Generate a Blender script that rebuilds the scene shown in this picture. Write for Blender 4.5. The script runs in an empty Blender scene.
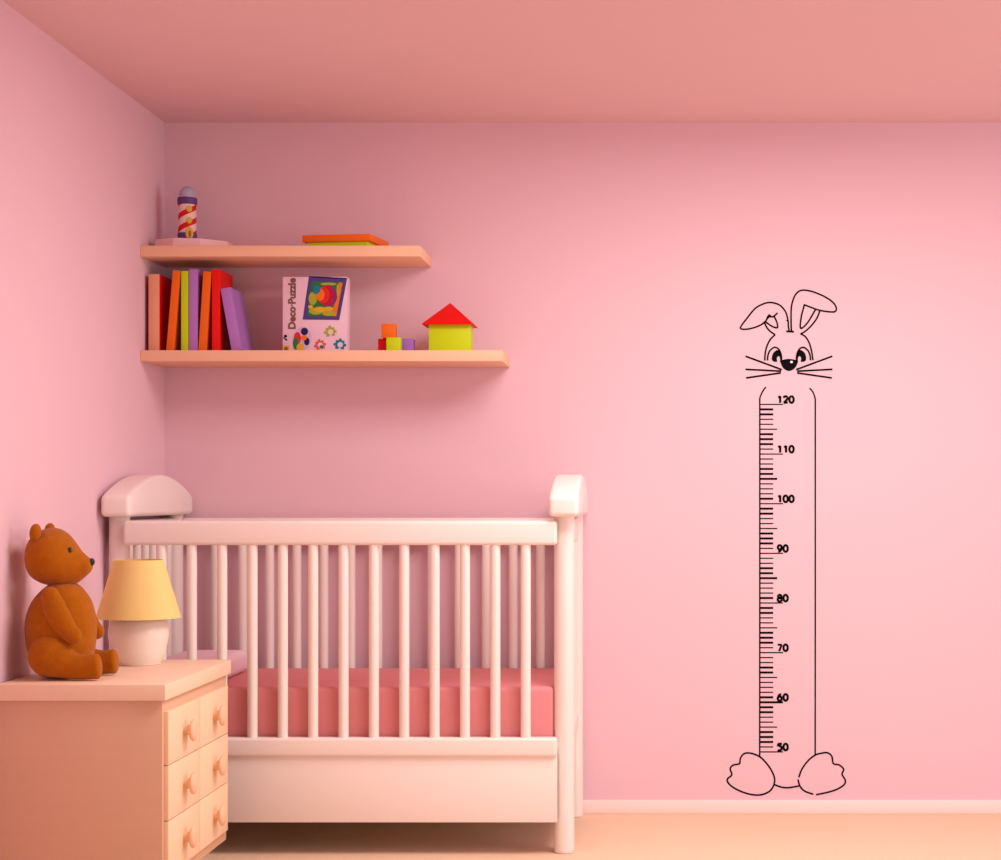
import bpy, bmesh, math, random
from mathutils import Vector, Matrix
random.seed(7)
PI = math.pi
C = bpy.context.scene.collection

# ------------------------------------------------------------------ measures (metres)
F = 1800.0                 # focal length in pixels of a 1001 px wide frame
EYE = 1.08                 # camera height
WALL_Y = 6.102             # back wall
WALL_X = -1.6797           # left wall
CEIL = 2.3427
def pt(px, py, S):         # point seen at (px,py) at a depth where 1 m = S px
    return Vector(((px - 660.0) / S, F / S, EYE - (py - 495.0) / S))

# ------------------------------------------------------------------ materials
def lin(c):
    c /= 255.0
    return c / 12.92 if c <= 0.04045 else ((c + 0.055) / 1.055) ** 2.4
def rgb(r, g, b): return (lin(r), lin(g), lin(b), 1.0)

def mat(name, col, rough=0.6, spec=0.3, noise=None, bump=None, coat=0.0, sheen=0.0, sub=0.0):
    """noise=(scale, amount) mottles the colour; bump=(scale, strength, distance)"""
    m = bpy.data.materials.new(name); m.use_nodes = True
    nt = m.node_tree; b = nt.nodes['Principled BSDF']
    b.inputs['Base Color'].default_value = col
    b.inputs['Roughness'].default_value = rough
    b.inputs['Specular IOR Level'].default_value = spec
    b.inputs['Coat Weight'].default_value = coat
    b.inputs['Sheen Weight'].default_value = sheen
    tc = nt.nodes.new('ShaderNodeTexCoord')
    if noise is None: noise = (14.0, 0.03)
    n = nt.nodes.new('ShaderNodeTexNoise'); n.inputs['Scale'].default_value = noise[0]
    n.inputs['Detail'].default_value = 4
    nt.links.new(tc.outputs['Object'], n.inputs['Vector'])
    mx = nt.nodes.new('ShaderNodeMix'); mx.data_type = 'RGBA'
    a = noise[1]
    mx.inputs[6].default_value = tuple(min(1, c * (1 - a)) for c in col[:3]) + (1,)
    mx.inputs[7].default_value = tuple(min(1, c * (1 + a)) for c in col[:3]) + (1,)
    nt.links.new(n.outputs['Fac'], mx.inputs[0])
    nt.links.new(mx.outputs[2], b.inputs['Base Color'])
    if bump:
        n2 = nt.nodes.new('ShaderNodeTexNoise'); n2.inputs['Scale'].default_value = bump[0]
        n2.inputs['Detail'].default_value = 3
        nt.links.new(tc.outputs['Object'], n2.inputs['Vector'])
        bp = nt.nodes.new('ShaderNodeBump'); bp.inputs['Strength'].default_value = bump[1]
        bp.inputs['Distance'].default_value = bump[2]
        nt.links.new(n2.outputs['Fac'], bp.inputs['Height'])
        nt.links.new(bp.outputs['Normal'], b.inputs['Normal'])
    return m

def wood_mat(name, col, dark, axis='Z'):
    m = mat(name, col, 0.55, 0.25)
    nt = m.node_tree; b = nt.nodes['Principled BSDF']
    tc = nt.nodes.new('ShaderNodeTexCoord'); mp = nt.nodes.new('ShaderNodeMapping')
    sc = {'X': (1.2, 26, 26), 'Y': (26, 1.2, 26), 'Z': (26, 26, 1.2)}[axis]
    mp.inputs['Scale'].default_value = sc
    n = nt.nodes.new('ShaderNodeTexNoise'); n.inputs['Scale'].default_value = 2.2; n.inputs['Detail'].default_value = 5
    mx = nt.nodes.new('ShaderNodeMix'); mx.data_type = 'RGBA'
    mx.inputs[6].default_value = dark; mx.inputs[7].default_value = col
    nt.links.new(tc.outputs['Object'], mp.inputs['Vector']); nt.links.new(mp.outputs['Vector'], n.inputs['Vector'])
    nt.links.new(n.outputs['Fac'], mx.inputs[0]); nt.links.new(mx.outputs[2], b.inputs['Base Color'])
    return m

M = {}
M['wall'] = mat('pink wall paint', rgb(238, 198, 208), 0.9, 0.1, (3, 0.012), (120, 0.04, 0.002))
M['ceiling'] = mat('pink ceiling paint', rgb(233, 197, 202), 0.95, 0.05, (3, 0.01))
M['base'] = mat('white trim paint', rgb(255, 232, 228), 0.5, 0.3, (4, 0.01))
M['crib'] = mat('white satin lacquer', rgb(250, 236, 228), 0.38, 0.4, (5, 0.012), None, 0.15)
M['mattress'] = mat('coral sheet', rgb(230, 146, 148), 0.9, 0.1, (9, 0.03), (90, 0.1, 0.002))
M['pillow'] = mat('pink cotton', rgb(252, 220, 230), 0.9, 0.1, (9, 0.02), (90, 0.1, 0.002))
M['shelf'] = wood_mat('peach laminate', rgb(252, 204, 170), rgb(248, 196, 160), 'X')
M['dress'] = wood_mat('peach beech veneer', rgb(252, 220, 190), rgb(247, 210, 178), 'Y')
M['dress_shaded'] = wood_mat('shaded peach veneer', rgb(228, 184, 152), rgb(224, 178, 146), 'X')  # darker copy of the peach veneer; shade of the camera-facing side in its colour
M['drawer'] = wood_mat('pale beech', rgb(252, 220, 184), rgb(248, 212, 174), 'Z')
M['knob'] = wood_mat('turned beech', rgb(248, 204, 170), rgb(242, 194, 158), 'X')
M['ceramic'] = mat('white ceramic', rgb(252, 234, 218), 0.35, 0.4, (6, 0.01), None, 0.1)
M['bulb'] = mat('bulb glass', rgb(250, 245, 235), 0.3, 0.5)
M['brass'] = mat('lamp fitting', rgb(205, 170, 120), 0.4, 0.5)
M['bear'] = mat('brown plush', rgb(178, 98, 8), 0.95, 0.08, (55, 0.16), (230, 0.55, 0.004), 0, 0.15)
M['black'] = mat('black plastic', rgb(10, 8, 8), 0.3, 0.5)
M['iris'] = mat('grey green eye', rgb(66, 72, 44), 0.35, 0.5)
M['vinyl'] = mat('black vinyl', rgb(4, 3, 4), 0.7, 0.1)
M['vinylwhite'] = mat('white vinyl', rgb(250, 240, 240), 0.6, 0.2)
M['orange'] = mat('orange paint', rgb(245, 112, 16), 0.5, 0.3)
M['red'] = mat('red paint', rgb(240, 12, 8), 0.5, 0.3)
M['lime'] = mat('lime paint', rgb(202, 226, 14), 0.5, 0.3)
M['purple'] = mat('purple paint', rgb(168, 112, 200), 0.5, 0.3)
M['lilac'] = mat('lilac paint', rgb(182, 124, 204), 0.5, 0.3)
M['peach'] = mat('peach cloth', rgb(240, 168, 134), 0.6, 0.2)
M['paper'] = mat('book pages', rgb(238, 226, 206), 0.9, 0.1)
M['palepink'] = mat('pale pink plastic', rgb(250, 205, 205), 0.5, 0.3)
M['violet'] = mat('violet plastic', rgb(104, 64, 132), 0.5, 0.3)
M['greyblue'] = mat('grey blue plastic', rgb(188, 180, 204), 0.35, 0.4)
M['gold'] = mat('yellow plastic', rgb(226, 188, 60), 0.5, 0.3)
M['tan'] = mat('brown plastic', rgb(170, 104, 40), 0.5, 0.3)
M['boxwhite'] = mat('lilac white card', rgb(240, 205, 222), 0.55, 0.25, (60, 0.05))
def flat(n, r, g, b): M[n] = mat('printed ink ' + n, rgb(r, g, b), 0.6, 0.2, (80, 0.06))
flat('ink_brown', 128, 92, 84); flat('ink_blue', 84, 66, 134); flat('ink_navy', 40, 30, 92)
flat('ink_green', 46, 122, 62); flat('ink_teal', 30, 128, 150); flat('ink_red', 220, 44, 44)
flat('ink_orange', 240, 120, 34); flat('ink_yellow', 222, 176, 44); flat('ink_lime', 172, 176, 52)
flat('ink_coral', 218, 96, 84); flat('ink_darkred', 190, 20, 52); flat('ink_violet', 132, 50, 120); flat('ink_black', 24, 16, 18)
flat('ink_lilac', 214, 186, 214)

# carpet: fine loop pile
m = mat('peach carpet', rgb(252, 210, 178), 1.0, 0.03, (260, 0.10), (300, 0.6, 0.006)); M['carpet'] = m
# lamp shade: slub weave, a little light passes through
m = mat('yellow linen', rgb(250, 216, 140), 0.95, 0.05, (60, 0.03)); M['shade'] = m
nt = m.node_tree; b = nt.nodes['Principled BSDF']
tc = nt.nodes.new('ShaderNodeTexCoord'); w = nt.nodes.new('ShaderNodeTexWave'); w.bands_direction = 'Z'
w.inputs['Scale'].default_value = 70; w.inputs['Distortion'].default_value = 1.5
bp = nt.nodes.new('ShaderNodeBump'); bp.inputs['Strength'].default_value = 0.12; bp.inputs['Distance'].default_value = 0.001
nt.links.new(tc.outputs['Object'], w.inputs['Vector']); nt.links.new(w.outputs['Fac'], bp.inputs['Height'])
nt.links.new(bp.outputs['Normal'], b.inputs['Normal'])
# barber stripes winding round the toy tower
m = mat('red and cream stripes', rgb(250, 226, 214), 0.5, 0.3); M['stripes'] = m
nt = m.node_tree; b = nt.nodes['Principled BSDF']
tc = nt.nodes.new('ShaderNodeTexCoord'); sp = nt.nodes.new('ShaderNodeSeparateXYZ')
nt.links.new(tc.outputs['Object'], sp.inputs[0])
def mth(op, a, bb):
    n = nt.nodes.new('ShaderNodeMath'); n.operation = op
    for i, v in enumerate((a, bb)):
        if v is None: continue
        if isinstance(v, (int, float)): n.inputs[i].default_value = v
        else: nt.links.new(v, n.inputs[i])
    return n.outputs[0]
ang = mth('ARCTAN2', sp.outputs['Y'], sp.outputs['X'])
ph = mth('SUBTRACT', mth('DIVIDE', sp.outputs['Z'], 0.043), mth('DIVIDE', ang, PI))
fr = mth('FRACT', mth('ADD', ph, 10.345), None)
st = mth('GREATER_THAN', fr, 0.56)
mx = nt.nodes.new('ShaderNodeMix'); mx.data_type = 'RGBA'
mx.inputs[6].default_value = rgb(250, 216, 206); mx.inputs[7].default_value = rgb(222, 18, 18)
nt.links.new(st, mx.inputs[0]); nt.links.new(mx.outputs[2], b.inputs['Base Color'])

# ------------------------------------------------------------------ object helpers
OFF = {}
def link(name, bm, m, parent=None, origin=(0, 0, 0), smooth=True, ang=35):
    """bm is in world coordinates; origin is used for top-level meshes"""
    bmesh.ops.recalc_face_normals(bm, faces=bm.faces[:])
    o_w = OFF[parent.name] if parent is not None else Vector(origin)
    for v in bm.verts: v.co -= o_w
    me = bpy.data.meshes.new(name); bm.to_mesh(me); bm.free()
    me.materials.append(m)
    if smooth:
        me.polygons.foreach_set('use_smooth', [True] * len(me.polygons))
        me.set_sharp_from_angle(angle=math.radians(ang))
    o = bpy.data.objects.new(name, me); C.objects.link(o)
    if parent is not None: o.parent = parent
    else: o.location = origin
    OFF[o.name] = o_w.copy()
    return o
def thing(name, loc, label, cat, group=None):
    o = bpy.data.objects.new(name, None); o.empty_display_size = 0.05
    C.objects.link(o); o.location = loc; OFF[o.name] = Vector(loc)
    return tag(o, label, cat, group)
def tag(o, label, cat, group=None):
    o['label'] = label; o['category'] = cat
    if group: o['group'] = group
    return o
def struct(name, bm, m):
    o = link(name, bm, m); o['kind'] = 'structure'; return o

def box(bm, x0, x1, y0, y1, z0, z1, bev=0.0, seg=2, M4=None):
    r = bmesh.ops.create_cube(bm, size=1.0); vs = r['verts']
    for v in vs:
        v.co = Vector(((x0 + x1) / 2 + v.co.x * (x1 - x0), (y0 + y1) / 2 + v.co.y * (y1 - y0), (z0 + z1) / 2 + v.co.z * (z1 - z0)))
    if bev > 0:
        es = list({e for v in vs for e in v.link_edges})
        r2 = bmesh.ops.bevel(bm, geom=es, offset=bev, segments=seg, profile=0.5, affect='EDGES', clamp_overlap=True)
        vs = list(set(r2['verts']) | {v for v in vs if v.is_valid})
    if M4 is not None:
        for v in vs: v.co = M4 @ v.co
    return bm
def B(*a, **k): return box(bmesh.new(), *a, **k)
def lathe(bm, cx, cy, prof, n=40, axis='Z', cz=0):
    """prof: (r, h) pairs; axis Z -> rings at z=h ; axis X -> rings at x=h about (cy,cz)"""
    rings = []
    for r, h in prof:
        ring = []
        for i in range(n):
            a = 2 * PI * i / n
            if axis == 'Z': p = (cx + r * math.cos(a), cy + r * math.sin(a), h)
            else: p = (h, cy + r * math.cos(a), cz + r * math.sin(a))
            ring.append(bm.verts.new(p))
        rings.append(ring)
    for A, Bq in zip(rings, rings[1:]):
        for i in range(n):
            j = (i + 1) % n
            bm.faces.new((A[i], A[j], Bq[j], Bq[i]))
    bm.faces.new(rings[0][::-1]); bm.faces.new(rings[-1])
    return bm
def ellipsoid(bm, c, r, seg=24, rot=None):
    mtx = Matrix.Translation(c) @ (rot.to_4x4() if rot else Matrix.Identity(4)) @ Matrix.Diagonal((r[0], r[1], r[2], 1))
    bmesh.ops.create_uvsphere(bm, u_segments=seg, v_segments=seg // 2, radius=1.0, matrix=mtx)
    return bm
def loft(bm, rings):
    vr = [[bm.verts.new(p) for p in ring] for ring in rings]
    n = len(vr[0])
    for A, Bq in zip(vr, vr[1:]):
        for i in range(n):
            j = (i + 1) % n
            bm.faces.new((A[i], A[j], Bq[j], Bq[i]))
    bm.faces.new(vr[0][::-1]); bm.faces.new(vr[-1])
    return bm
def smooth_pts(P, k=6, closed=False):
    """Catmull-Rom through tuples of any length"""
    n = len(P); out = []
    rng = range(n if closed else n - 1)
    g = (lambda i: P[i % n]) if closed else (lambda i: P[max(0, min(n - 1, i))])
    for i in rng:
        p0, p1, p2, p3 = g(i - 1), g(i), g(i + 1), g(i + 2)
        for s in range(k):
            t = s / k
            out.append(tuple(0.5 * (2 * b + (c - a) * t + (2 * a - 5 * b + 4 * c - d) * t * t + (3 * b - a - 3 * c + d) * t ** 3)
                             for a, b, c, d in zip(p0, p1, p2, p3)))
    if not closed: out.append(tuple(P[-1]))
    return out
def limb(bm, path, y, fy=1.0, n=24, blunt=0.35):
    """tapered limb in the XZ plane at depth y; path of (x,z,r)"""
    P = smooth_pts(path, 5); st = []
    tangs = []
    for i in range(len(P)):
        a = P[max(0, i - 1)]; b = P[min(len(P) - 1, i + 1)]
        t = Vector((b[0] - a[0], b[1] - a[1])); tangs.append(t.normalized())
    for k in range(6, 0, -1):                                       # rounded start
        a = PI / 2 * k / 6.2
        st.append((P[0][0] - tangs[0].x * P[0][2] * math.sin(a), P[0][1] - tangs[0].y * P[0][2] * math.sin(a), P[0][2] * math.cos(a), tangs[0]))
    for p, t in zip(P, tangs): st.append((p[0], p[1], p[2], t))
    e = P[-1]; t = tangs[-1]
    for k in range(1, 7):
        a = PI / 2 * k / 6.2; b = math.sin(a) * blunt; rr = math.cos(a) ** (1.0 if blunt > 0.8 else 0.55)
        st.append((e[0] + t.x * e[2] * b, e[1] + t.y * e[2] * b, e[2] * rr, t))
    rings = []
    for x, z, r, t in st:
        nx, nz = -t.y, t.x
        rings.append([(x + nx * r * math.cos(2 * PI * i / n), y + fy * r * math.sin(2 * PI * i / n), z + nz * r * math.cos(2 * PI * i / n)) for i in range(n)])
    return loft(bm, rings)

# ------------------------------------------------------------------ the room
RX = 3.6
struct('floor', B(WALL_X - 0.1, RX, -0.6, WALL_Y + 0.1, -0.06, 0.0), M['carpet'])
struct('ceiling', B(WALL_X - 0.1, RX, -0.6, WALL_Y + 0.1, CEIL, CEIL + 0.08), M['ceiling'])
struct('wall_back', B(WALL_X - 0.1, RX, WALL_Y, WALL_Y + 0.1, 0, CEIL), M['wall'])
struct('wall_left', B(WALL_X - 0.1, WALL_X, -0.6, WALL_Y, 0, CEIL), M['wall'])
struct('baseboard_back', B(WALL_X + 0.010, RX, WALL_Y - 0.010, WALL_Y, 0, 0.047, bev=0.003), M['base'])
struct('baseboard_left', B(WALL_X, WALL_X + 0.010, -0.6, WALL_Y - 0.010, 0, 0.047, bev=0.003), M['base'])

# ------------------------------------------------------------------ crib
CR = thing('crib', (-0.96, 5.72, 0), 'white slatted wooden baby crib with arched end caps standing on the carpet', 'crib')
PF, PB = 5.440, 6.050      # front and back post centres
for xc in (-1.6336, -0.2895):
    for yc in (PF, PB):
        bm = lathe(bmesh.new(), xc, yc, [(0.024, 0.0), (0.0285, 0.0012), (0.0303, 0.005), (0.0306, 0.012), (0.0306, 1.000), (0.0312, 1.010), (0.0325, 1.018)], 40)
        link('post', bm, M['crib'], CR)
def end_cap(x0, x1):
    """arched cap running from front to back over the two posts"""
    y0, y1, zb, ze, zp = 5.357, 6.085, 1.015, 1.077, 1.145
    prof = []
    N = 20
    for i in range(N + 1):
        t = i / N; prof.append((y0 + (y1 - y0) * t, ze + (zp - ze) * math.sin(PI * t) ** 0.85))
    prof = [(y0, zb)] + prof + [(y1, zb)]
    bm = bmesh.new()
    A = [bm.verts.new((x0, y, z)) for y, z in prof]; Bv = [bm.verts.new((x1, y, z)) for y, z in prof]
    n = len(prof)
    bm.faces.new(A); bm.faces.new(Bv[::-1])
    for i in range(n): bm.faces.new((A[i], Bv[i], Bv[(i + 1) % n], A[(i + 1) % n]))
    bmesh.ops.recalc_face_normals(bm, faces=bm.faces[:])
    es = [e for e in bm.edges if e.calc_face_angle(0) > 0.5]
    bmesh.ops.bevel(bm, geom=es, offset=0.0145, segments=6, profile=0.5, affect='EDGES', clamp_overlap=True)
    return bm
for xl, xr in ((-1.6665, -1.5780), (-0.3325, -0.2425)):
    link('end_cap', end_cap(xl, xr), M['crib'], CR, ang=60)
XL, XR = -1.6050, -0.3080
def rail(name, yc, th, z0, z1, bev=0.009):
    link(name, B(XL, XR, yc - th / 2, yc + th / 2, z0, z1, bev=bev, seg=4), M['crib'], CR)
RYF, RYB = 5.396, 6.054
for yc in (RYF, RYB):
    rail('top_rail', yc, 0.042, 0.930, 1.0035, 0.011)
    rail('lower_rail', yc, 0.042, 0.298, 0.354, 0.009)
    link('side_panel', B(XL, XR, yc - 0.010, yc + 0.012, 0.100, 0.305, bev=0.002), M['crib'], CR)
slat0 = None
def slat(x, y):
    global slat0
    if slat0 is None:
        bm = lathe(bmesh.new(), 0, 0, [(0.0152, 0.345), (0.0152, 0.94)], 20)
        OFF['tmp'] = Vector()
        me = bpy.data.meshes.new('slat'); bmesh.ops.recalc_face_normals(bm, faces=bm.faces[:]); bm.to_mesh(me); bm.free()
        me.materials.append(M['crib']); me.polygons.foreach_set('use_smooth', [True] * len(me.polygons)); me.set_sharp_from_angle(angle=0.7)
        slat0 = me
    o = bpy.data.objects.new('slat', slat0); C.objects.link(o); o.parent = CR
    o.location = Vector((x, y, 0)) - CR.location
for yc in (RYF, RYB):
    for k in range(-1, 12): slat(-0.4026 + 0.0910 * (k - 11), yc)
for xc in (-1.6336, -0.2895):
    for k in range(6): slat(xc, PF + 0.0872 * (k + 1))
    link('end_rail', B(xc - 0.018, xc + 0.018, PF, PB, 0.298, 0.354, bev=0.007, seg=3), M['crib'], CR)
    link('end_crossbar', B(xc - 0.018, xc + 0.018, PF, PB, 0.930, 1.0035, bev=0.007, seg=3), M['crib'], CR)
    link('end_panel', B(xc - 0.010, xc + 0.010, PF, PB, 0.135, 0.305, bev=0.002), M['crib'], CR)
link('mattress_base', B(XL, XR, RYF + 0.018, RYB - 0.018, 0.315, 0.335, bev=0.002), M['crib'], CR)

mt = link('crib_mattress', B(-1.598, -0.3205, 5.421, 6.029, 0.3355, 0.501, bev=0.014, seg=5), M['mattress'], origin=(-0.96, 5.72, 0.335))
tag(mt, 'coral red crib mattress lying behind the white slats', 'mattress')
bm = B(-1.560, -1.348, 5.47, 5.90, 0.5, 0.574, bev=0.026, seg=6)
for v in bm.verts:                                                  # softly domed
    u = (v.co.x + 1.454) / 0.106; w = (v.co.y - 5.685) / 0.215
    if v.co.z > 0.53: v.co.z += 0.004 * (1 - min(1, u * u)) * (1 - min(1, w * w))
    v.co.z = max(v.co.z, 0.5012)
pl = link('pillow', bm, M['pillow'], origin=(-1.454, 5.685, 0.5012))
tag(pl, 'light pink pillow on the left end of the coral mattress', 'pillow')

# ------------------------------------------------------------------ shelves
SF = F / 309.5
def shelf(name, x1, zt, label):
    o = link('wall_shelf', B(WALL_X + 0.0005, x1, SF, WALL_Y - 0.0005, zt - 0.0355, zt, bev=0.0015), M['shelf'], origin=((WALL_X + x1) / 2, WALL_Y - 0.15, zt - 0.0355))
    tag(o, label, 'shelf', 'floating shelves on the pink wall')
ZU, ZL = EYE + (495 - 245.5) / 309.5, EYE + (495 - 350.2) / 309.5
shelf('u', (420.3 - 660) / 309.5, ZU, 'upper and shorter peach wall shelf carrying the toy lighthouse')
shelf('l', (502.3 - 660) / 309.5, ZL, 'lower and longer peach wall shelf carrying the row of books')

# ---- books: a spine-forward hardback = cover (two boards and spine) + pages
def book(w, d, h, cov, spine, label, M4, group='upright books on the lower shelf', side=None):
    """local: x thickness, y depth (spine at y=0), z height"""
    loc = M4.translation
    r = thing('book', loc, label, 'book', group)
    bm = bmesh.new(); t = 0.003
    box(bm, 0, t, 0.001, d, 0, h, 0.0006, 1, M4); box(bm, w - t, w, 0.001, d, 0, h, 0.0006, 1, M4)
    link('cover', bm, cov, r)
    link('spine', box(bmesh.new(), -0.0002, w + 0.0002, -0.001, 0.003, -0.0000, h + 0.0002, 0.0008, 2, M4), spine, r)
    link('pages', box(bmesh.new(), t, w - t, 0.003, d - 0.004, 0.003, h - 0.004, 0, 1, M4), M['paper'], r)
    return r
SB = 307.0; YB = F / SB
def upright(px0, px1, py_top, cov, spine, label, lean_px=0, d=0.175):
    """px0..px1 spine at the foot, lean_px: how far the head is shifted to the right"""
    x0 = (px0 - 660) / SB; w = (px1 - px0) / SB; h = (EYE - (py_top - 495) / SB) - ZL
    a = math.atan2(lean_px / SB, h)
    z = ZL + 0.0006 + (w * math.sin(a) if a > 0 else 0)
    if a > 0: pass
    R = Matrix.Rotation(a, 4, 'Y')
    M4 = Matrix.Translation((x0, YB, z)) @ R
    L = h / math.cos(a) - abs(w * math.sin(a))
    return book(w * math.cos(a), d, L, cov, spine, label, M4)
upright(148.6, 159.2, 274.3, M['red'], M['peach'], 'book with peach spine and red cover, first from the left wall', 0, 0.17)
upright(166.2, 174.0, 270.3, M['orange'], M['orange'], 'orange book tilted to the right beside the lime book', 6.8, 0.15)
upright(181.2, 188.3, 271.2, M['lime'], M['lime'], 'thin lime green book standing between orange and purple books', 0, 0.15)
upright(189.0, 197.6, 269.4, M['lilac'], M['lilac'], 'upright purple book standing right of the lime green book', 0, 0.15)
upright(198.4, 206.4, 271.4, M['orange'], M['orange'], 'orange book leaning right against the red book', 5.0, 0.15)
upright(212.0, 220.0, 269.5, M['red'], M['red'], 'thick bright red book standing upright beside the leaning purple book', 0, 0.175)
# last one leans to the left against the red book
w = 10.2 / SB; a = -math.atan2(11.2, 61.5); h = 62.5 / SB / math.cos(a) - 0.006
M4 = Matrix.Translation(((231.8 - 660) / SB, YB, ZL + 0.0006)) @ Matrix.Rotation(a, 4, 'Y')
book(w, 0.165, h + 0.005, M['lilac'], M['lilac'], 'short purple book slanting left against the red book, last in the row', M4)

# ---- flat box with a lid lying on the upper shelf
ar = math.atan2(-0.036, 0.228)
fb = thing('flat_box', (-1.04, 5.95, ZU + 0.0004), 'flat lime green box with an orange lid lying on the upper shelf', 'box')
MB = Matrix.Translation((-1.1695, 5.881, ZU + 0.0004)) @ Matrix.Rotation(ar, 4, 'Z')
link('box_body', box(bmesh.new(), 0.014, 0.219, 0.010, 0.186, 0, 0.0196, 0.0008, 1, MB), M['lime'], fb)
link('lid', box(bmesh.new(), 0, 0.231, 0, 0.200, 0.0198, 0.0420, 0.0010, 2, MB), M['orange'], fb)

# ---- building blocks
def cube_block(px, S, z, m, label, s=0.0455):
    x = (px - 660) / S; y = F / S
    o = link('toy_block', B(x, x + s, y, y + s, z, z + s, bev=0.002, seg=2), m, origin=(x + s / 2, y + s / 2, z))
    tag(o, label, 'toy block', 'small toy blocks on the lower shelf')
zt = ZL + 0.0004
cube_block(386.2, 307, zt, M['lime'], 'lime green cube block in front, under the orange block')
cube_block(377.9, 304.4, zt, M['red'], 'red cube block half hidden behind the lime block')
cube_block(399.6, 304.4, zt, M['purple'], 'purple cube block right of the lime block')
cube_block(381.3, 306.0, zt + 0.0459, M['orange'], 'orange cube block resting on top of the other blocks')

# ---- toy house
hx0, hx1, hy = (428.7 - 660) / 306, (470.2 - 660) / 306, F / 306
hz = EYE + (495 - 324.3) / 306
hs = thing('toy_house', ((hx0 + hx1) / 2, hy + 0.06, ZL + 0.0004), 'lime toy house with a red pyramid roof at the right end of the lower shelf', 'toy house')
link('house_block', B(hx0, hx1, hy, hy + 0.080, ZL + 0.0004, hz, bev=0.001), M['lime'], hs)
bm = bmesh.new()
rx0, rx1 = (421.4 - 660) / 307.0, (474.0 - 660) / 307.0; ry0 = F / 307.3; ry1 = ry0 + 0.155
zr = EYE + (495 - 323.9) / 307.3
b4 = [bm.verts.new(p) for p in ((rx0, ry0, zr), (rx1, ry0, zr), (rx1, ry1, zr), (rx0, ry1, zr))]
ap = bm.verts.new(((rx0 + rx1) / 2, (ry0 + ry1) / 2, EYE + (495 - 302.8) / 303.2))
bm.faces.new(b4[::-1])
for i in range(4): bm.faces.new((b4[i], b4[(i + 1) % 4], ap))
bmesh.ops.bevel(bm, geom=bm.edges[:], offset=0.0012, segments=2, affect='EDGES', profile=0.5)
link('roof', bm, M['red'], hs, ang=25)

# ---- puzzle box with printed front
KY = F / 305.0
bx0, bx1, bz1 = (282.6 - 660) / 305, (347.0 - 660) / 305, EYE + (495 - 276.8) / 305
pz = thing('puzzle_box', ((bx0 + bx1) / 2, KY + 0.03, ZL + 0.0004), 'white puzzle box with a rainbow snail picture and sideways lettering', 'puzzle box')
link('carton', B(bx0, bx1, KY, KY + 0.062, ZL + 0.0004, bz1, bev=0.0015), M['boxwhite'], pz)
def ui(zx, zy): return ((270 + zx / 9.556 - 660) / 305, EYE - (265 + zy / 9.556 - 495) / 305)   # print layout on the carton front
def poly_plate(pts, y, th=0.0003, bm=None):
    bm = bm or bmesh.new()
    A = [bm.verts.new((x, y, z)) for x, z in pts]; Bv = [bm.verts.new((x, y + th, z)) for x, z in pts]
    n = len(pts); bm.faces.new(A); bm.faces.new(Bv[::-1])
    for i in range(n): bm.faces.new((A[i], Bv[i], Bv[(i + 1) % n], A[(i + 1) % n]))
    return bm
def disc(zx, zy, rx, ry=None, rot=0, n=22):
    ry = ry or rx
    return [ui(zx + rx * math.cos(a) * math.cos(rot) - ry * math.sin(a) * math.sin(rot), zy + rx * math.cos(a) * math.sin(rot) + ry * math.sin(a) * math.cos(rot)) for a in (2 * PI * i / n for i in range(n))]
def prints(name, polys, m, layer, parent, label=None):
    bm = bmesh.new()
    for i, p in enumerate(polys): poly_plate(p, KY - 0.0004 * (layer + 1) - 0.00004 * i, 0.00035, bm)
    o = link(name, bm, m, parent, smooth=False)
    if label: o['label'] = label
    return o
def U(*pts): return [ui(*p) for p in pts]
pic = prints('picture_frame', [U((372, 106), (738, 124), (662, 526), (312, 522))], M['ink_blue'], 0, pz, 'violet blue slanted picture frame')
prints('picture', [U((398, 160), (698, 166), (634, 492), (358, 486))], M['ink_green'], 1, pic)
prints('frame_edge', [U((372, 106), (738, 124), (735, 136), (420, 122))], M['ink_navy'], 1, pic)
prints('orange_stripe', [U((660, 168), (694, 170), (634, 490), (590, 488), (600, 420), (636, 330))], M['ink_orange'], 2, pic)
prints('leaf', [disc(440, 440, 70, 34), disc(560, 462, 60, 26), disc(410, 320, 40, 62), disc(560, 182, 76, 14), disc(648, 240, 12, 60)], M['ink_lime'], 2, pic)
prints('flower', [disc(480, 425, 60, 26), disc(560, 420, 46, 22), disc(388, 400, 24, 18)], M['ink_yellow'], 3, pic)
prints('shell_ring', [disc(560, 295, 82, 104)], M['ink_violet'], 3, pic)
prints('shell_ring', [disc(535, 292, 76, 92)], M['ink_darkred'], 4, pic)
prints('shell_ring', [disc(510, 288, 62, 80)], M['ink_red'], 5, pic)
prints('shell_ring', [disc(480, 284, 42, 58)], M['ink_orange'], 6, pic)
prints('snail_head', [disc(446, 236, 38, 42)], M['ink_teal'], 7, pic)
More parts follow.
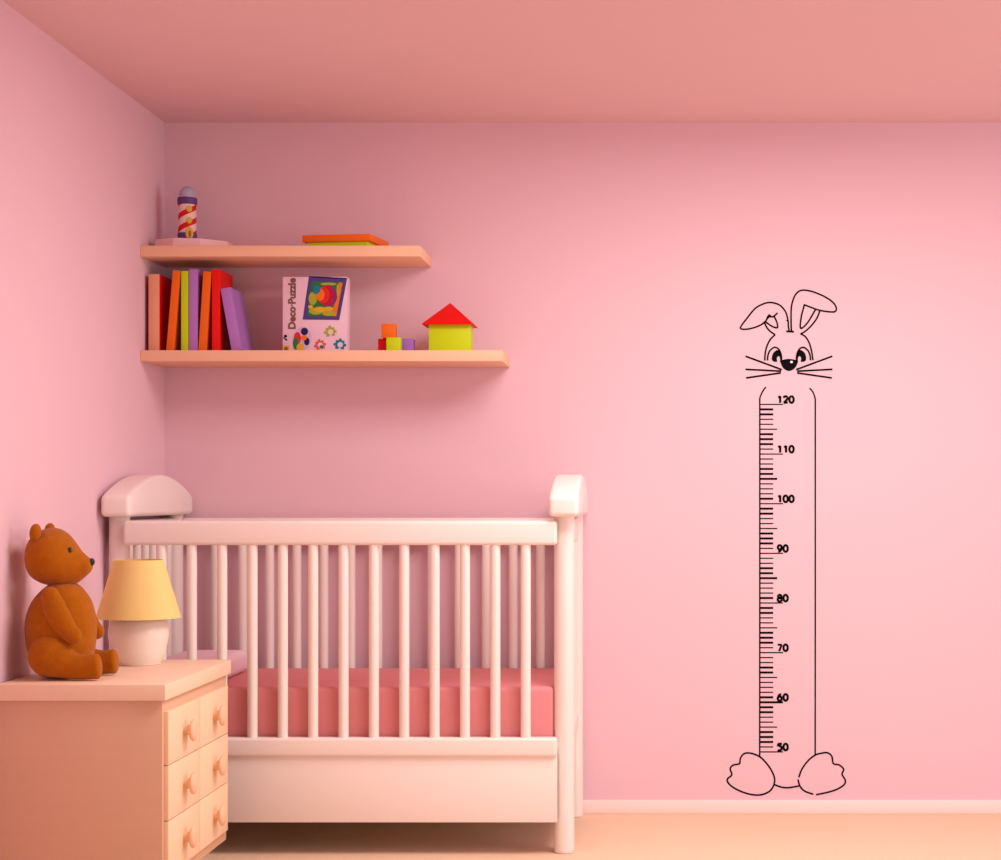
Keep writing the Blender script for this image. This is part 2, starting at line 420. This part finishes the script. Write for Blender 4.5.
# oval vignette and loose jigsaw pieces
ov = prints('oval_print', [disc(305, 705, 92, 118, 0.2)], M['ink_lilac'], 0, pz)
prints('fruit', [disc(262, 700, 34, 60)], M['ink_red'], 1, ov); prints('fruit', [disc(246, 750, 26, 60)], M['ink_green'], 2, ov)
prints('fruit', [disc(330, 635, 34, 36), disc(352, 730, 26, 38)], M['ink_navy'], 2, ov)
prints('fruit', [disc(290, 785, 36, 34)], M['ink_yellow'], 3, ov); prints('fruit', [disc(325, 695, 28, 26)], M['ink_orange'], 3, ov)
def jig(cx, cy, s, m):
    b = [(-1, -1), (-.3, -1), (-.35, -1.35), (.1, -1.5), (.35, -1.3), (.3, -1), (1, -1), (1, -.3), (1.35, -.35), (1.5, .05), (1.3, .35), (1, .3), (1, 1), (.3, 1), (.25, .7), (-.2, .7), (-.3, 1), (-1, 1), (-1, .3), (-1.35, .35), (-1.5, 0), (-1.3, -.35), (-1, -.3)]
    ro = random.uniform(-.3, .3)
    P = [(cx + s * (x * math.cos(ro) - y * math.sin(ro)), cy + s * (x * math.sin(ro) + y * math.cos(ro))) for x, y in b]
    o = prints('jigsaw_piece', [U(*P)], m, 0, pz)
    prints('piece_centre', [disc(cx + 3, cy, s * .62)], M['boxwhite'], 1, o)
    return o
jig(576, 640, 42, M['ink_lime'])
o = jig(478, 766, 40, M['ink_coral']); prints('piece_dot', [disc(492, 782, 17)], M['ink_green'], 2, o)
jig(668, 762, 42, M['ink_teal'])
prints('age_mark', [disc(148, 680, 15), disc(155, 714, 11, 9), U((128, 690), (150, 700), (146, 712), (128, 702))], M['ink_black'], 0, pz)
sq = prints('small_print', [U((122, 770), (186, 770), (186, 838), (122, 838))], M['ink_yellow'], 0, pz)
prints('small_picture', [disc(154, 800, 18)], M['ink_brown'], 1, sq)

def text_mesh(s, size, xs=1.0, off=0.0, thick=0.0004, sp=1.0):
    cu = bpy.data.curves.new('lettering', 'FONT'); cu.body = s; cu.size = size; cu.offset = off
    cu.extrude = thick / 2; cu.align_x = 'CENTER'; cu.align_y = 'CENTER'; cu.space_character = sp; cu.resolution_u = 4
    t = bpy.data.objects.new('lettering_tmp', cu); C.objects.link(t)
    bpy.context.view_layer.update()
    dg = bpy.context.evaluated_depsgraph_get()
    me = bpy.data.meshes.new_from_object(t.evaluated_get(dg))
    bm = bmesh.new(); bm.from_mesh(me)
    bpy.data.objects.remove(t); bpy.data.curves.remove(cu); bpy.data.meshes.remove(me)
    xsn = [v.co.x for v in bm.verts]; ysn = [v.co.y for v in bm.verts]
    cx, cy = (min(xsn) + max(xsn)) / 2, (min(ysn) + max(ysn)) / 2
    for v in bm.verts: v.co.x = (v.co.x - cx) * xs; v.co.y -= cy
    return bm, (max(xsn) - min(xsn)) * xs, max(ysn) - min(ysn)
bm, tw, th = text_mesh('Deco\u00b7Puzzle', 0.040, 1.0, 0.0018)
want = (612 - 122) / 9.556 / 305; k = want / tw
cx, cz = ui(210, 368)
for v in bm.verts:
    x, y = v.co.x * k, v.co.y * 1.0
    v.co = Vector((cx - y * 0.82, KY - 0.0007 + v.co.z, cz + x))
link('lettering', bm, M['ink_brown'], pz, smooth=False)['label'] = 'brown lettering running up the left edge'

# ---- toy lighthouse
ly = 5.965; lx = (187.3 - 660) / (F / ly); SL = F / ly
def lz(py): return EYE + (495 - py) / SL
lh = thing('toy_lighthouse', (lx, ly, ZU + 0.0004), 'red and cream striped toy lighthouse with a violet ring on a pale plate', 'toy lighthouse')
zt1 = EYE + (495 - 238.0) / 307.0
bm = bmesh.new()
def q(px, S, ins=0.0):
    return ((px - 660) / S, F / S)
outline = [q(154.3, 305.5), q(173, 307.5), q(200, 306.8), q(228.6, 303.0), (-1.4255, 6.07), (-1.665, 6.07)]
oc = (sum(p[0] for p in outline) / 6, sum(p[1] for p in outline) / 6)
ring0 = [bm.verts.new((x, y, ZU + 0.0004)) for x, y in outline]
ring1 = []
for i, (x, y) in enumerate(outline):
    k = 0.968
    ring1.append(bm.verts.new((oc[0] + (x - oc[0]) * k, oc[1] + (y - oc[1]) * k, zt1)))
bm.faces.new(ring0[::-1]); bm.faces.new(ring1)
for i in range(6): bm.faces.new((ring0[i], ring0[(i + 1) % 6], ring1[(i + 1) % 6], ring1[i]))
bmesh.ops.bevel(bm, geom=bm.edges[:], offset=0.0012, segments=2, affect='EDGES', profile=0.5)
link('base_plate', bm, M['palepink'], lh, ang=12)
R = 8.9 / SL
tw = link('tower', lathe(bmesh.new(), lx, ly, [(R * 1.03, zt1), (R, lz(220)), (R * 0.98, lz(203))]), M['stripes'], lh)
link('foot_band', lathe(bmesh.new(), lx, ly, [(R * 1.07, zt1), (R * 1.06, lz(233.5))]), M['violet'], lh)
link('gallery', lathe(bmesh.new(), lx, ly, [(R * 1.0, lz(205)), (R * 1.1, lz(204)), (R * 1.1, lz(198.6)), (R * 1.02, lz(198))]), M['violet'], lh)
prof = [(R * 0.94, lz(198.6))] + [(R * 0.93 * math.cos(a), lz(195) + 8.6 / SL * math.sin(a)) for a in [PI / 2 * i / 10 for i in range(10)]]
link('dome', lathe(bmesh.new(), lx, ly, prof), M['greyblue'], lh, ang=60)
def stuck(dx, py, rx, rz, name, m, dy=0.0):
    ax = math.asin(max(-1, min(1, dx / 8.9)))
    c = (lx + math.sin(ax) * R, ly - math.cos(ax) * R, lz(py))
    return ellipsoid(bmesh.new(), c, (rx / SL, 0.0028 + dy, rz / SL), 18, Matrix.Rotation(ax, 3, 'Z'))
link('porthole', stuck(4, 210, 2.9, 3.2, 'p', 0), M['gold'], lh); link('porthole', stuck(4, 221.5, 2.9, 3.2, 'p', 0), M['gold'], lh)
dr = link('door', stuck(4.2, 234.2, 4.0, 6.4, 'd', 0), M['gold'], lh)
link('door_leaf', stuck(4.4, 234.8, 2.0, 4.6, 'd', 0, 0.001), M['tan'], dr)

# ------------------------------------------------------------------ dresser
DS = thing('dresser', (-1.45, 4.87, 0), 'small peach wooden dresser with six knobbed drawers facing right', 'dresser')
TZ = 0.603
DX0, DX1, DY0, DY1 = -1.6720, -1.2434, 4.523, 5.217
link('top_board', B(DX0, DX1, DY0, DY1, TZ - 0.040, TZ, bev=0.0012), M['dress'], DS)
link('carcass', B(-1.6685, -1.2540, 4.535, 5.203, 0.0844, TZ - 0.0402, bev=0.001), M['dress_shaded'], DS)
for fx in (-1.60, -1.34):
    for fy in (4.62, 5.12):
        link('foot', lathe(bmesh.new(), fx, fy, [(0.018, 0.0), (0.021, 0.004), (0.026, 0.0844)], 24), M['dress_shaded'], DS)
rows = [0.5334, 0.3960, 0.2551, 0.1163]
cols = [4.547, 4.8605, 5.175]
for j in range(3):
    for i in range(2):
        g = 0.0012
        d = link('drawer', B(-1.2545, -1.2420, cols[i] + 1.6 * g, cols[i + 1] - 1.6 * g, rows[j + 1] + g, rows[j] - g, bev=0.0010), M['drawer'], DS)
        cy = (cols[i] + cols[i + 1]) / 2; cz = (rows[j] + rows[j + 1]) / 2 + 0.001
        x = -1.2425
        prof = [(0.0130, x), (0.0130, x + 0.002), (0.0112, x + 0.008), (0.0116, x + 0.014), (0.0160, x + 0.018), (0.0250, x + 0.0215), (0.0288, x + 0.026), (0.0282, x + 0.031), (0.0215, x + 0.0355), (0.012, x + 0.038), (0.004, x + 0.0387)]
        prof = [(max(rr, 0.0135) if xx < x + 0.015 else rr, x + (xx - x) * 0.84) for rr, xx in prof]
        link('knob', lathe(bmesh.new(), 0, cy, prof, 32, 'X', cz), M['knob'], d, ang=60)

# ------------------------------------------------------------------ table lamp
LS = 355.0; ly = F / LS; lx = (138.6 - 660) / LS
LP = thing('table_lamp', (lx, ly, TZ), 'small white ceramic lamp with a yellow cone shade on the dresser', 'lamp')
pr = [(0.030, 0.0004), (0.0570, 0.0006), (0.0600, 0.004), (0.0655, 0.012), (0.0710, 0.0225), (0.0760, 0.036), (0.0792, 0.049), (0.0822, 0.060), (0.0850, 0.074), (0.0862, 0.088), (0.0850, 0.104), (0.0815, 0.118), (0.0750, 0.130), (0.0640, 0.143), (0.045, 0.153), (0.020, 0.158)]
link('ceramic_body', lathe(bmesh.new(), lx, ly, [(r * (1 - 0.04 * min(1, h / 0.06)), TZ + h) for r, h in smooth_pts(pr, 3)], 64), M['ceramic'], LP, ang=50)
link('lamp_socket', lathe(bmesh.new(), lx, ly, [(0.016, TZ + 0.155), (0.016, TZ + 0.20), (0.013, TZ + 0.205)], 24), M['brass'], LP)
link('bulb', ellipsoid(bmesh.new(), (lx, ly, TZ + 0.235), (0.026, 0.026, 0.034)), M['bulb'], LP)
bm = bmesh.new(); n = 72
z0, z1, r0, r1, th = 0.7345, 0.8975, 0.1160, 0.0680, 0.0015
prof = [(r0, z0), (r1, z1), (r1 - th, z1), (r0 - th, z0)]
vr = [[bm.verts.new((lx + r * math.cos(2 * PI * i / n), ly + r * math.sin(2 * PI * i / n), z)) for i in range(n)] for r, z in prof]
for k in range(4):
    A, Bq = vr[k], vr[(k + 1) % 4]
    for i in range(n): bm.faces.new((A[i], A[(i + 1) % n], Bq[(i + 1) % n], Bq[i]))
sh = link('lamp_shade', bm, M['shade'], LP)
bm = bmesh.new()
for a in (0, 2 * PI / 3, 4 * PI / 3):                               # spider that carries the shade
    box(bm, 0.012, r1 - 0.001, -0.0012, 0.0012, z1 - 0.0125, z1 - 0.010, 0, 1, Matrix.Translation((lx, ly, 0)) @ Matrix.Rotation(a, 4, 'Z'))
lathe(bm, lx, ly, [(0.013, z1 - 0.013), (0.013, z1 - 0.0095)], 20)
lathe(bm, lx, ly, [(0.003, TZ + 0.26), (0.003, z1 - 0.010)], 10)
link('shade_carrier', bm, M['brass'], sh)

# ------------------------------------------------------------------ teddy bear (profile, facing right)
BS = 383.5; by = F / BS
def bp_(zx, zy, S=BS):                                              # profile layout -> x,z
    px, py = 10 + zx / 4.775, 510 + zy / 4.775
    return (px - 660) / S, EYE - (py - 495) / S
u = 1 / 4.775 / BS                                                  # one layout unit in metres
TB = thing('teddy_bear', (bp_(250, 700)[0], by, TZ), 'brown plush teddy bear sitting on the dresser against the left wall', 'teddy bear')
# torso: rings stacked along z
rows_ = [(345, 205, 305, 55), (362, 180, 330, 85), (385, 152, 352, 104), (430, 113, 383, 124), (490, 87, 402, 138), (550, 77, 410, 146), (610, 80, 408, 148), (660, 88, 402, 146), (720, 106, 390, 136), (770, 128, 370, 115), (795, 165, 340, 80), (803, 200, 300, 45)]
rings = []
for zy, a, b, hy in smooth_pts(rows_, 4):
    x0, z = bp_(a, zy); x1, _ = bp_(b, zy); c = (x0 + x1) / 2; hx = (x1 - x0) / 2
    z = max(z, TZ + 0.001)
    rings.append([(c + hx * math.cos(2 * PI * i / 40), by + hy * u * math.sin(2 * PI * i / 40), z) for i in range(40)])
link('torso', loft(bmesh.new(), rings), M['bear'], TB, ang=80)
# head: rings along x
rows_ = [(83, 215, 245, 14), (88, 180, 276, 52), (98, 150, 300, 84), (115, 122, 325, 112), (150, 97, 347, 134), (200, 84, 362, 142), (240, 92, 366, 136), (270, 110, 364, 122), (300, 143, 357, 100), (330, 184, 342, 76), (355, 210, 322, 56), (375, 226, 304, 42), (388, 236, 288, 28), (391, 244, 272, 14)]
rings = []
for zx, t, b, hy in smooth_pts(rows_, 4):
    x, zt_ = bp_(zx, t); _, zb_ = bp_(zx, b); c = (zt_ + zb_) / 2; hz_ = (zt_ - zb_) / 2
    rings.append([(x, by + hy * u * math.cos(2 * PI * i / 40), c + hz_ * math.sin(2 * PI * i / 40)) for i in range(40)])
HD = link('head', loft(bmesh.new(), rings), M['bear'], TB, ang=80)
for s in (-1, 1):
    Y = by + s * 0.054; S = F / Y
    x, z = bp_(124, 110, F / (by - 0.050))
    link('ear', ellipsoid(bmesh.new(), (x, Y, z), (0.0150, 0.0150, 0.0245), 24, Matrix.Rotation(0.10, 3, 'Y')), M['bear'], HD)
    x, z = bp_(287, 190, F / (by - 0.040)); Ye = by + s * 0.0400
    if s > 0: x -= 0.007; z -= 0.005
    nrm = Vector((0.34, s * 0.82, 0.40)).normalized(); Rn = nrm.to_track_quat('Z', 'X').to_matrix()
    e = link('eye', ellipsoid(bmesh.new(), Vector((x, Ye, z)) - nrm * 0.0002, (0.0074, 0.0066, 0.0030), 20, Rn), M['iris'], HD)
    link('pupil', ellipsoid(bmesh.new(), Vector((x, Ye, z)) + nrm * 0.0018, (0.0044, 0.0038, 0.0016), 14, Rn), M['black'], e)
x, z = bp_(391, 248)
link('nose', ellipsoid(bmesh.new(), (x, by, z), (0.0074, 0.0108, 0.0100), 20), M['black'], HD)
for s in (-1, 1):
    Y = by + s * 0.078; S = F / (by - 0.078)
    P = [(192, 410, 44), (210, 462, 54), (240, 520, 54), (274, 570, 46), (305, 603, 39)]
    if s > 0: P = [(a + 18, b, r) for a, b, r in P]
    link('arm', limb(bmesh.new(), [bp_(a, b, S) + (r / 4.775 / S,) for a, b, r in P], Y, 0.70, blunt=0.95), M['bear'], TB, ang=80)
    Y = by + s * 0.070; S = F / (by - 0.070)
    P = [(190, 697, 104), (235, 718, 88), (290, 741, 68), (345, 750, 60), (385, 749, 59), (415, 747, 61)]
    pts = []
    for a, b, r in P:
        x, z = bp_(a, b, S); r = r / 4.775 / S; pts.append((x, max(z, TZ + 0.001 + r), r))
    link('leg', limb(bmesh.new(), pts, Y, 0.66, blunt=0.34), M['bear'], TB, ang=80)

# ------------------------------------------------------------------ growth chart (vinyl wall sticker)
WS = 295.0
def wp(px, py): return ((px - 660) / WS, EYE - (py - 495) / WS)
GY = WALL_Y - 0.0004
GC = thing('growth_chart', (*(lambda p: (p[0], WALL_Y - 0.0004, p[1]))(wp(787, 795)),), 'black rabbit height chart sticker with numbers from 50 to 120 on the wall', 'wall sticker')
def ribbon(bm, pts, w, th=0.0007, sm=6, closed=False):
    P = smooth_pts(pts, sm, closed) if len(pts) > 2 else [tuple(map(float, p)) for p in pts]
    P = [wp(*p) for p in P]; hw = w / WS / 2; n = len(P); L = []; Rr = []
    for i in range(n):
        a = P[(i - 1) % n] if closed else P[max(0, i - 1)]; b = P[(i + 1) % n] if closed else P[min(n - 1, i + 1)]
        t = Vector((b[0] - a[0], b[1] - a[1]))
        t = t.normalized() if t.length > 1e-9 else Vector((1, 0))
        nx, nz = -t.y * hw, t.x * hw
        for arr, s in ((L, 1), (Rr, -1)):
            arr.append([bm.verts.new((P[i][0] + s * nx, y, P[i][1] + s * nz)) for y in (GY - th, GY)])
    rng = range(n if closed else n - 1)
    for i in rng:
        j = (i + 1) % n
        bm.faces.new((L[i][0], L[j][0], Rr[j][0], Rr[i][0])); bm.faces.new((L[i][1], Rr[i][1], Rr[j][1], L[j][1]))
        bm.faces.new((L[i][0], L[i][1], L[j][1], L[j][0])); bm.faces.new((Rr[i][0], Rr[j][0], Rr[j][1], Rr[i][1]))
    if not closed:
        for i in (0, n - 1): bm.faces.new((L[i][0], Rr[i][0], Rr[i][1], L[i][1]))
    return bm
def E(*pts): return [(720 + a / 7.15, 280 + b / 7.15) for a, b in pts]
def G(*pts): return [(740 + a / 10.01, 330 + b / 10.01) for a, b in pts]
def T(*pts): return [(750 + a / 10.75, 385 + b / 10.75) for a, b in pts]
def K(*pts): return [(720 + a / 3.907, 590 + b / 3.907) for a, b in pts]
def gpart(name, bm, mt_='vinyl', parent=None): return link(name, bm, M[mt_], parent or GC, smooth=False)
LW = 1.65
bm = bmesh.new()
ribbon(bm, E((487, 292), (472, 235), (440, 190), (400, 168), (350, 161), (300, 175), (250, 205), (200, 265), (150, 332), (153, 350), (190, 352), (240, 342), (290, 322), (322, 298), (350, 264), (380, 262), (412, 235)), LW)
ribbon(bm, E((335, 275), (352, 252), (362, 262)), LW * 1.2)
ribbon(bm, E((388, 262), (402, 290), (411, 320), (408, 342), (370, 330), (325, 298)), LW)
ribbon(bm, E((318, 305), (335, 340), (362, 370), (395, 391)), LW)
ribbon(bm, E((476, 288), (487, 296), (489, 330), (494, 366)), LW)
gpart('ear', bm)
bm = bmesh.new()
ribbon(bm, E((511, 368), (508, 280), (510, 200), (520, 150), (540, 105), (570, 78), (610, 73), (670, 86), (740, 115), (790, 145), (820, 175), (832, 205), (822, 226), (790, 228), (740, 222), (690, 210), (600, 176)), LW)
ribbon(bm, E((604, 174), (582, 260), (574, 335), (590, 342), (630, 300), (682, 213)), LW)
ribbon(bm, E((714, 220), (692, 275), (650, 330), (605, 370), (575, 385)), LW)
ribbon(bm, E((474, 367), (528, 370)), LW * 1.2)
gpart('ear', bm)
bm = bmesh.new()
ribbon(bm, E((395, 390), (360, 425), (337, 470), (324, 520), (320, 576)), LW)
gpart('cheek_line', bm); bm = bmesh.new()
ribbon(bm, E((575, 384), (610, 405), (638, 450), (655, 510), (665, 574)), LW)
gpart('cheek_line', bm)
def fill(bm, pts, y=None, th=0.0007):
    y = GY - th if y is None else y
    return poly_plate([wp(*p) for p in pts], y, th, bm)
for side in (0, 1):
    mir = (lambda p: (981 - p[0], p[1])) if side else (lambda p: p)
    bm = bmesh.new()
    ribbon(bm, G(*[mir(p) for p in ((275, 305), (281, 250), (303, 203), (345, 174), (385, 190), (408, 235), (416, 285), (405, 322))]), LW)
    fill(bm, smooth_pts(G(*[mir(p) for p in ((318, 288), (326, 245), (346, 216), (378, 200), (402, 212), (416, 262), (414, 314), (403, 306), (399, 276), (387, 262), (374, 270), (368, 290), (373, 316), (345, 318), (326, 308))]), 3, True))
    gpart('eye', bm)
bm = bmesh.new()
fill(bm, smooth_pts(G((406, 308), (440, 296), (490, 289), (540, 296), (578, 308), (574, 338), (556, 372), (528, 398), (490, 411), (452, 398), (426, 372), (410, 338)), 4, True))
ns = gpart('nose', bm)
bm = bmesh.new(); fill(bm, [(740 + (515 + 14 * math.cos(a)) / 10.01, 330 + (320 + 12 * math.sin(a)) / 10.01) for a in [2 * PI * i / 14 for i in range(14)]], GY - 0.0011, 0.0003)
gpart('nose_highlight', bm, 'vinylwhite', ns)
for a, b in (((55, 262), (418, 397)), ((55, 394), (412, 412)), ((60, 480), (408, 430)), ((925, 262), (562, 397)), ((925, 394), (572, 412)), ((920, 480), (572, 430))):
    gpart('whisker', ribbon(bmesh.new(), G(a, b), 1.8))
bm = bmesh.new()
ribbon(bm, T((172, 22), (150, 48), (128, 85), (110, 128), (105, 165)) + [(759.8, 420), (759.8, 600), (759.7, 757.5)], 1.5, sm=4)
ribbon(bm, T((640, 35), (664, 58), (685, 95), (699, 140), (703, 175)) + [(815.3, 420), (815.3, 600), (815.2, 754.5)], 1.5, sm=4)
gpart('body_outline', bm)
bm = bmesh.new()
thick = set([119, 118, 114, 113, 112, 107, 106, 105, 101])
thick |= {v - 20 for v in thick} | {v - 40 for v in thick} | {v - 60 for v in thick} | {60}
thick -= {65}
for v in range(50, 121):
    y = 404.4 + (120 - v) * 4.964
    x1 = 783.0 if v % 10 == 0 else (777.2 if v % 5 == 0 else 773.2)
    ribbon(bm, [(759.8, y), (x1, y)], 2.1 if v in thick else 1.15)
gpart('tick_marks', bm)
def arc(cx, cy, rx, ry, a0, a1, n=9): return [(cx + rx * math.cos(math.radians(a0 + (a1 - a0) * i / n)), cy + ry * math.sin(math.radians(a0 + (a1 - a0) * i / n))) for i in range(n + 1)]
DIG = {'0': [arc(.5, .5, .5, .5, 0, 360, 12)], '1': [[(.15, .2), (.6, .0)], [(.6, -.05), (.6, 1.02)]],
       '2': [arc(.48, .3, .45, .3, 190, 380, 8) + [(.55, .68), (.1, .97)], [(.0, .97), (1.0, .97)]],
       '5': [[(1.0, .0), (.15, .0)], [(.15, -.05), (.12, .42)], arc(.4, .68, .55, .34, -100, 130, 9)],
       '6': [[(.85, .02), (.4, .12), (.08, .5), (.04, .7)], arc(.5, .68, .45, .32, 0, 360, 12)],
       '7': [[(.0, .03), (1.0, .03)], [(.95, .05), (.35, 1.02)]],
       '8': [arc(.5, .25, .38, .25, 0, 360, 12), arc(.5, .73, .47, .28, 0, 360, 12)],
       '9': [[(.15, .98), (.6, .88), (.92, .5), (.96, .3)], arc(.5, .32, .45, .32, 0, 360, 12)]}
for v in range(50, 121, 10):
    y = 404.4 + (120 - v) * 4.964
    bm = bmesh.new()
    for i, ch in enumerate(str(v)):
        for st_ in DIG[ch]: ribbon(bm, [(777.6 + i * 5.9 + a_ * 4.3, y - 8.1 + b_ * 6.5) for a_, b_ in st_], 2.0 if ch == '7' else 2.3, sm=4)
    gpart('numeral', bm)
bm = bmesh.new()
ribbon(bm, K((155, 651), (122, 638), (95, 639), (80, 657), (76, 678), (52, 684), (40, 698), (46, 722), (30, 737), (30, 750), (50, 770), (90, 790), (130, 800), (165, 799), (195, 785), (210, 762), (213, 735), (200, 703), (180, 675)), LW, closed=True)
gpart('paw', bm)
bm = bmesh.new()
ribbon(bm, K((308, 732), (320, 700), (345, 666), (372, 645), (395, 638), (420, 636), (437, 650), (443, 678), (465, 683), (483, 700), (477, 720), (490, 745), (480, 765), (440, 785), (375, 800)), LW)
ribbon(bm, K((364, 798), (330, 785), (312, 765), (305, 740)), LW)
gpart('paw', bm)
gpart('hem_line', ribbon(bmesh.new(), K((212, 760), (240, 770), (270, 772), (310, 765)), LW))

# ------------------------------------------------------------------ light
w = bpy.data.worlds.new('World'); bpy.context.scene.world = w; w.use_nodes = True
bg = w.node_tree.nodes['Background']; bg.inputs[0].default_value = (1.0, 0.93, 0.97, 1); bg.inputs[1].default_value = 0.42
def area(name, loc, target, sx, sy, power, col):
    l = bpy.data.lights.new(name, 'AREA'); l.shape = 'RECTANGLE'; l.size = sx; l.size_y = sy; l.energy = power; l.color = col
    o = bpy.data.objects.new(name, l); C.objects.link(o); o.location = loc
    o.rotation_euler = (Vector(target) - Vector(loc)).to_track_quat('-Z', 'Y').to_euler()
    return o
area('ceiling_lamp_light', (0.40, 4.45, 2.30), (0.40, 4.45, 0), 1.3, 1.1, 46.5, (1.0, 0.96, 0.93))
area('window_light', (3.4, 3.2, 1.45), (-0.5, 5.0, 1.0), 2.0, 1.5, 40, (0.97, 0.96, 1.0))

# ------------------------------------------------------------------ camera
cd = bpy.data.cameras.new('camera'); cam = bpy.data.objects.new('camera', cd); C.objects.link(cam)
cam.location = (0, 0, EYE); cam.rotation_euler = (PI / 2, 0, 0)
cd.sensor_fit = 'HORIZONTAL'; cd.sensor_width = 36.0; cd.lens = 36.0 * F / 1001.0
cd.shift_x = -(660 - 500.5) / 1001.0; cd.shift_y = (495 - 430) / 1001.0
cd.clip_start = 0.05; cd.clip_end = 60
sc = bpy.context.scene; sc.camera = cam
sc.view_settings.view_transform = 'Standard'; sc.view_settings.look = 'None'
sc.view_settings.exposure = 0.0; sc.view_settings.gamma = 1.0; sc.view_settings.use_curve_mapping = False
